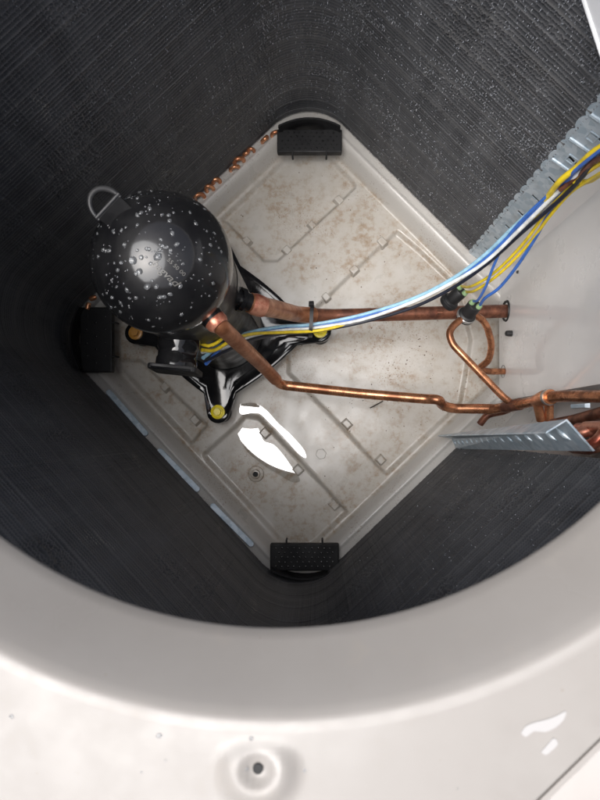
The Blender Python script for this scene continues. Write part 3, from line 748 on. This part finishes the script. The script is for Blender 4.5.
add_dashes('fin_droplets', 1500, samp_left, 'sparse rain droplets on the fins of the upper left coil face')
add_dashes('fin_droplets', 420, samp_low, 'few rain droplets on the fins of the lower right coil face')

# ================================================================== copper lines
def pipe(name, pts, r, mat, label, rad=0.02, skip=0):
    P = fillet(pts, rad)[skip:]
    o = MB().tube(P, r, 20).build('tube', mat); root = tag(empty(name), label, 'pipe'); o.parent = root
    return root
SPL = at(297, 314.3, .092) * .5 + at(330, 316, .062) * .5
# suction line: swaged joint at the compressor, low across the pan, out through the panel
suc_end = on_wall(507, 311) + np.array([.012, 0, 0])
sr = pipe('suction_pipe', [ps - sdir * .004, ps + sdir * .010, at(278, 309.5, .175), at(297, 314.3, .092), SPL, at(330, 316, .062), at(420, 313.5, .05), suc_end], 0.0095, M['copper_dark'],
          'thick dark copper suction pipe crossing the pan to the right panel', .03, 30)
P = fillet([ps - sdir * .002, ps + sdir * .010, at(278, 309.5, .175), at(297, 314.3, .092), SPL, at(330, 316, .062)], .03)[:33]
MB().tube(P, 0.0106, 22).build('swaged_end', M['copper_swage'], sr)
MB().tube([ps - sdir * .001, ps + sdir * .004, ps + sdir * .011, ps + sdir * .016], [.0104, .0118, .0116, .0108], 22).build('brazed_joint', M['braze'], sr)
MB().tube([at(437, 312.5, .058), at(443, 312.5, .058)], .0030, 10).build('tap_stub', M['copper_dark'], sr)
# discharge line: drops from the dome, then runs low to the right
kink = at(281, 385, 0.085); DSP = at(262, 365, .150) * .3 + kink * .7
dr = pipe('discharge_pipe', [pd - ddir * .006, pd + ddir * .012, at(262, 365, .150), DSP, kink, at(360, 393.5, .080), at(425, 399, .085), at(439.5, 399.5, .098), at(441.5, 405, .080), at(452, 408.5, .075), at(497, 409, .082)], 0.0066, M['copper'],
          'long thin copper discharge pipe dropping from the dome and bending right across the pan', .012, 20)
MB().tube(fillet([pd - ddir * .006, pd + ddir * .012, at(262, 365, .150), DSP, kink], .012)[:24], 0.0080, 20).build('wide_end', M['copper_swage'], dr)
MB().tube([pd - ddir * .001, pd + ddir * .004, pd + ddir * .010, pd + ddir * .013], [.0088, .0108, .0106, .0088], 20).build('brazed_joint', M['braze'], dr)
# line from the discharge pipe up to the coil header
hp = pipe('header_pipe', [at(488, 410, .080), at(500, 408, .090), at(533, 401.5, .16), at(546, 397.5, .200), at(563, 396, .225), at(606, 396.5, .300)], 0.0062, M['copper'],
          'copper header pipe with a brazed tee rising out to the right edge', .012)
MB().tube([at(505, 407, .100), at(520, 404.2, .132)], .0074, 18).build('sleeve', M['copper_dark'], hp)
MB().tube([at(536, 401, .168), at(545, 397.8, .195), at(551, 396.8, .207)], [.0072, .0090, .0084], 18).build('brazed_tee', M['copper_bright'], hp)
MB().tube([at(548, 397.2, .201), at(550, 396.9, .205)], .0094, 18).build('tee_collar', M['steel'], hp)
for x0, y0, x1, y1 in ((537, 402, 541, 420), (549, 400, 549, 420)):
    MB().tube([at(x0, y0, .175), at(x1, y1, .165)], .0052, 16).build('branch_tube', M['copper_bright'], hp)
pipe('distributor_pipe', [at(480, 424, .050), at(487, 414.5, .058), at(505, 411, .064), at(513, 407, .070), at(508, 401, .080)], 0.0048, M['copper_dark'], 'short dark copper stub curling under the header pipe by the angle strip', .012)
pipe('return_pipe', [at(553, 424.5, .210), at(575, 420.5, .250), at(606, 412, .300)], 0.0062, M['copper_dark'], 'dull copper pipe below the header pipe, running behind the angle strip', .01)
# small looped line with the pressure switches
sw2 = at(467, 313, 0.105)
pipe('pressure_line', [at(514, 405, .115), at(504, 398, .115), at(452, 344, .115), at(449, 333, .113), at(453, 326, .111), at(467, 314.5, .106)], 0.0046, M['copper'], 'slim copper tube slanting from the header pipe up to the blue wired switch', .012)
pipe('liquid_pipe', [on_wall(505, 371.5) + np.array([.012, 0, 0]), at(487, 371.5, .035), at(478, 368.5, .043), at(489, 361, .055), at(492, 345, .068), at(487, 326, .085), at(480, 317, .097), at(467, 313, .103)], 0.0046, M['copper'], 'hooked copper tube from the panel grommet to the blue wired switch', .011)

# pressure switches
def switch(px, py, z, d, wires_col, label, L=.026):
    c = at(px, py, z); d = nrm(np.array(d)); root = tag(empty('pressure_switch'), label, 'switch', 'pressure switches')
    b = MB().lathe([(.0080, -.006), (.0118, -.004), (.0118, .004), (.0105, .0055), (.0092, .006), (.0092, L - .004), (.0082, L - .002)], c, d, 30).build('body', M['rubber'], root)
    MB().lathe([(.0124, -.0015), (.0128, .0), (.0128, .002), (.0119, .003)], c, d, 30, False, False).build('crimp_ring', M['steel'] if wires_col == 'b' else M['plastic'], root)
    ex = nrm(np.cross(d, EZ)); ey = np.cross(ex, d); ends = []
    for s in (-1, 1):
        q = c + d * (L - .003) + ex * s * .0050 + ey * .001
        MB().lathe([(.0036, 0), (.0038, .004), (.0028, .006)], q, d, 14).build('terminal', M['green'], root); ends.append(q + d * .005)
    return ends
y_ends = switch(449, 302, .088, (.50, .42, .72), 'y', 'black pressure switch with two yellow wires, left of the pair')
b_ends = switch(466, 316, .104, (.25, .40, .85), 'b', 'black pressure switch with blue wires on top of the copper loop')

# ================================================================== wires
def wire(pts, r, mat, label, cat='wire', group='control and compressor wires'):
    o = MB().tube(spline(pts, .005), r, 10).build('wire', mat); return tag(o, label, cat, group)
PX = [(206, 356, .235), (226, 347, .200), (252, 336, .155), (285, 330, .110), (311, 328.5, .090), (360, 320, .10), (410, 304, .13), (450, 284, .165), (485, 261, .21), (520, 229, .265), (555, 196, .32), (580, 172, .36), (606, 150, .40)]
def bundle(dx, dy, dz, start=None, tail=None):
    """a strand offset from the loom's middle line, offset given in millimetres across and upward"""
    out = []
    for i, (x, y, z) in enumerate(PX):
        p = at(x, y, z); q = at(*PX[min(i + 1, len(PX) - 1)]); pq = at(*PX[max(i - 1, 0)]); t = nrm(q - pq); sd_ = nrm(np.cross(t, EZ)); k = 1.0
        wv = .0011 if 4 < i < len(PX) - 1 else 0.0
        out.append(p + sd_ * (dx * .001 + wv * math.sin(i * 1.7 + dx * 2)) + EZ * (dz * .001 + wv * math.cos(i * 1.3 + dx * 3)))
    if start: out[0] = at(*start)
    return out
wire(bundle(-5.0, 0, 1.0, (203, 358, .235)), .0022, M['w_sky'], 'pale blue wire along the top of the loom from the compressor')
wire(bundle(0.2, 0, 2.0, (202, 352, .235)), .0022, M['w_white'], 'white wire in the middle of the loom from the compressor')
wire(bundle(4.6, 0, 0.0, (205, 362, .235)), .0021, M['w_black'], 'black wire along the lower side of the loom from the compressor')
wire(bundle(-2.4, 0, -1.4, (206, 364, .235)), .0021, M['w_blue'], 'dark blue wire hidden low in the loom from the compressor')
wire([at(202, 350, .245), at(215, 350, .225), at(232, 340, .205), at(252, 334, .165), at(280, 332.5, .120), at(308, 331.5, .100), at(325, 329.5, .097), at(345, 324.5, .095)], .0021, M['w_yellow'], 'yellow wire leaving the terminal cover and dipping into the loom')
wire([at(200, 343, .24), at(208, 346, .235), at(218, 342, .23), at(228, 333, .215)], .0020, M['w_yellow'], 'short yellow wire looping behind the discharge pipe')
# yellow pair to the left switch
for e_, pts, lab in ((y_ends[0], [(472, 286, .15), (495, 272, .19), (522, 245, .24), (545, 214, .29), (566, 190, .33), (582, 176, .36), (606, 160, .40)], 'upper yellow wire from the left pressure switch'),
                     (y_ends[1], [(476, 290, .15), (499, 274, .19), (527, 246, .24), (549, 217, .29), (570, 193, .33), (588, 181, .36), (606, 170, .40)], 'lower yellow wire from the left pressure switch')):
    wire([e_] + [at(*p) for p in pts], .0017, M['w_yellow'], lab)
wire([b_ends[0], at(478, 300, .15), at(486, 286, .18), at(494, 265, .21), (at(508, 237, .25)), at(530, 212, .29), at(556, 188, .33), at(578, 168, .37), at(606, 146, .41)], .0016, M['w_blue'], 'mid blue wire crossing over the loom from the right pressure switch')
wire([b_ends[1], at(485, 298, .15), at(499, 288, .17), at(517, 266, .21), at(537, 235, .26), at(556, 200, .31), at(574, 172, .36), at(600, 150, .40)], .0019, M['w_blue'], 'bright blue wire sweeping low along the panel from the right pressure switch')
# thick yellow conductors at the box
wire([at(534, 218, .275), at(547, 198, .312), at(560, 181, .345), at(576, 168, .365), at(592, 153, .39), at(608, 143, .41)], .0027, M['w_yellow'], 'thick yellow cable nearest the galvanised end plate')
wire([at(574, 181, .35), at(583, 182, .35), at(592, 180, .36), at(608, 168, .39)], .0022, M['w_yellow'], 'thick yellow cable looping at the right edge')
wire([at(560, 190, .335), at(578, 176, .355), at(592, 163, .385), at(608, 155, .41)], .0022, M['copper_dark'], 'brown cable between the two thick yellow cables')
# cable tie holding loom to suction pipe
ct = at(311.5, 321.5, .084); ti = tag(empty('cable_tie'), 'black cable tie binding the wire loom to the suction pipe', 'cable tie')
t_ = np.array([1.0, .0, 0]); lp = []
for k in range(33):
    a = 2 * math.pi * k / 32; lp.append(ct + np.array([0, 1, 0]) * (.0195 * np.sign(math.cos(a)) * abs(math.cos(a))**.6) + EZ * (.0190 * np.sign(math.sin(a)) * abs(math.sin(a))**.6) + np.array([0.0015 * math.cos(a), 0, 0]))
m = MB(); vs = []; fs = []
for p in lp:
    c = nrm(p - ct) ; vs += [p - t_ * .0024, p + t_ * .0024, p + t_ * .0024 + c * .0012, p - t_ * .0024 + c * .0012]
for i in range(32):
    for k in range(4): fs.append((i * 4 + k, i * 4 + (k + 1) % 4, (i + 1) * 4 + (k + 1) % 4, (i + 1) * 4 + k))
m.add(vs, fs).build('strap', M['rubber'], ti, angle=50)
MB().frustum(ct + np.array([0, .0185, .0165]), np.array([1., 0, 0]), nrm(np.array([0, 1., -.6])), nrm(np.array([0, .6, 1.])), .0036, .0034, .005, .9).build('lock_head', M['rubber'], ti, smooth=False, bevel=.0006)

# ================================================================== coil retainers in the corners
def retainer(x0, y0, x1, y1, z, side, label, rows=(5, 10)):
    """pad seen between pixel corners; side: direction from the pan middle to its corner"""
    root = tag(empty('coil_retainer'), label, 'retainer', 'black coil retainers in the pan corners')
    a, b, c, d = at(x0, y0, z), at(x1, y0, z), at(x1, y1, z), at(x0, y1, z)
    MB().prism([p - EZ * .012 for p in (a, b, c, d)], .012).build('pad', M['plastic'], root, smooth=False, bevel=.0018)
    s = np.array([*side, 0.0]); ctr = (a + b + c + d) / 4
    ew = (b - a) if abs(side[1]) > .5 else (d - a); wd = np.linalg.norm(ew); ew = nrm(ew)
    dp_ = np.linalg.norm((d - a) if abs(side[1]) > .5 else (b - a))
    # upright back wall, bowed to the coil corner
    vs = []; fs = []; n = 15
    for k in range(n):
        t = k / (n - 1) * 2 - 1; q = ctr + ew * t * wd * .47 + s * (dp_ * .5 + .006 - .012 * t * t)
        vs += [q - EZ * .012, q + EZ * .016, q + s * .003 + EZ * .016, q + s * .003 - EZ * .012]
    for k in range(n - 1):
        for j in range(4): fs.append((k * 4 + j, k * 4 + (j + 1) % 4, k * 4 + 4 + (j + 1) % 4, k * 4 + 4 + j))
    MB().add(vs, fs).build('back_wall', M['plastic'], root, angle=50)
    studs = MB()
    for i in range(rows[0]):
        for j in range(rows[1]):
            q = ctr + ew * ((j + .5 + (i % 2) * .5) / (rows[1] + .5) - .5) * wd * .92 + s * ((i + .5) / rows[0] - .5) * dp_ * .86
            blob(studs, q + ew * rnd.uniform(-.0006, .0006) + s * rnd.uniform(-.0005, .0005), .0016 * rnd.uniform(.75, 1.2), (0, 0, 1), .75)
    st = studs.build('stud_grid', M['black'], root); st['kind'] = 'stuff'
    for t in (-.26, .26):
        q = ctr + ew * t * wd - s * dp_ * .5; MB().tube([q - s * -.002, q - s * .005 - EZ * .002, q - s * .006 - EZ * .010], .0014, 8).build('hook', M['plastic'], root)
retainer(277, 129, 342, 152, .014, (0, 1), 'black studded plastic coil retainer in the far top corner of the pan')
retainer(270, 544, 339, 571, .014, (0, -1), 'black studded plastic coil retainer in the bottom corner of the pan, wet studs')
retainer(80, 307, 112, 372, .030, (-1, 0), 'black plastic coil retainer in the dark left corner behind the compressor', rows=(3, 4))

# ================================================================== litter
tw = MB().tube(spline([at(370, 408, FLOOR + .0005), at(376, 405, FLOOR + .001), at(383, 401, FLOOR + .002)]), .0009, 6).build('twig', M['twig'])
tag(tw, 'thin dark twig lying on the pan under the discharge pipe', 'twig')

vs = []; fs = []
for _ in range(420):
    if rnd.random() < .6: px, py = rnd.gauss(395, 38), rnd.gauss(360, 42)
    else: px, py = rnd.uniform(230, 450), rnd.uniform(170, 520)
    p = at(px, py, FLOOR); u_, v_ = to_uv(p)
    if float(rbox_sdf(np.float64(u_), np.float64(v_), H, RAD)) > -.038: continue
    p[2] = float(pan_z(p[0], p[1])) + .0002; k = rnd.choice((.0004, .0005, .0006, .0008, .0012)); o = len(vs); q = rnd.uniform(0, 3)
    d1 = np.array([math.cos(q), math.sin(q), 0]) * k; d2 = np.array([-math.sin(q), math.cos(q), 0]) * k * rnd.uniform(.5, 1)
    vs += [p + d1, p + d2, p - d1 * rnd.uniform(.6, 1.2), p - d2, p + EZ * k * .8]; fs += [(o, o + 1, o + 4), (o + 1, o + 2, o + 4), (o + 2, o + 3, o + 4), (o + 3, o, o + 4)]
tag(MB().add(vs, fs).build('grit', mat_plain('rust_grit', (0.10, 0.05, 0.025), 0.8), None, False), 'rusty brown grit scattered over the pan floor', 'grit', kind='stuff')
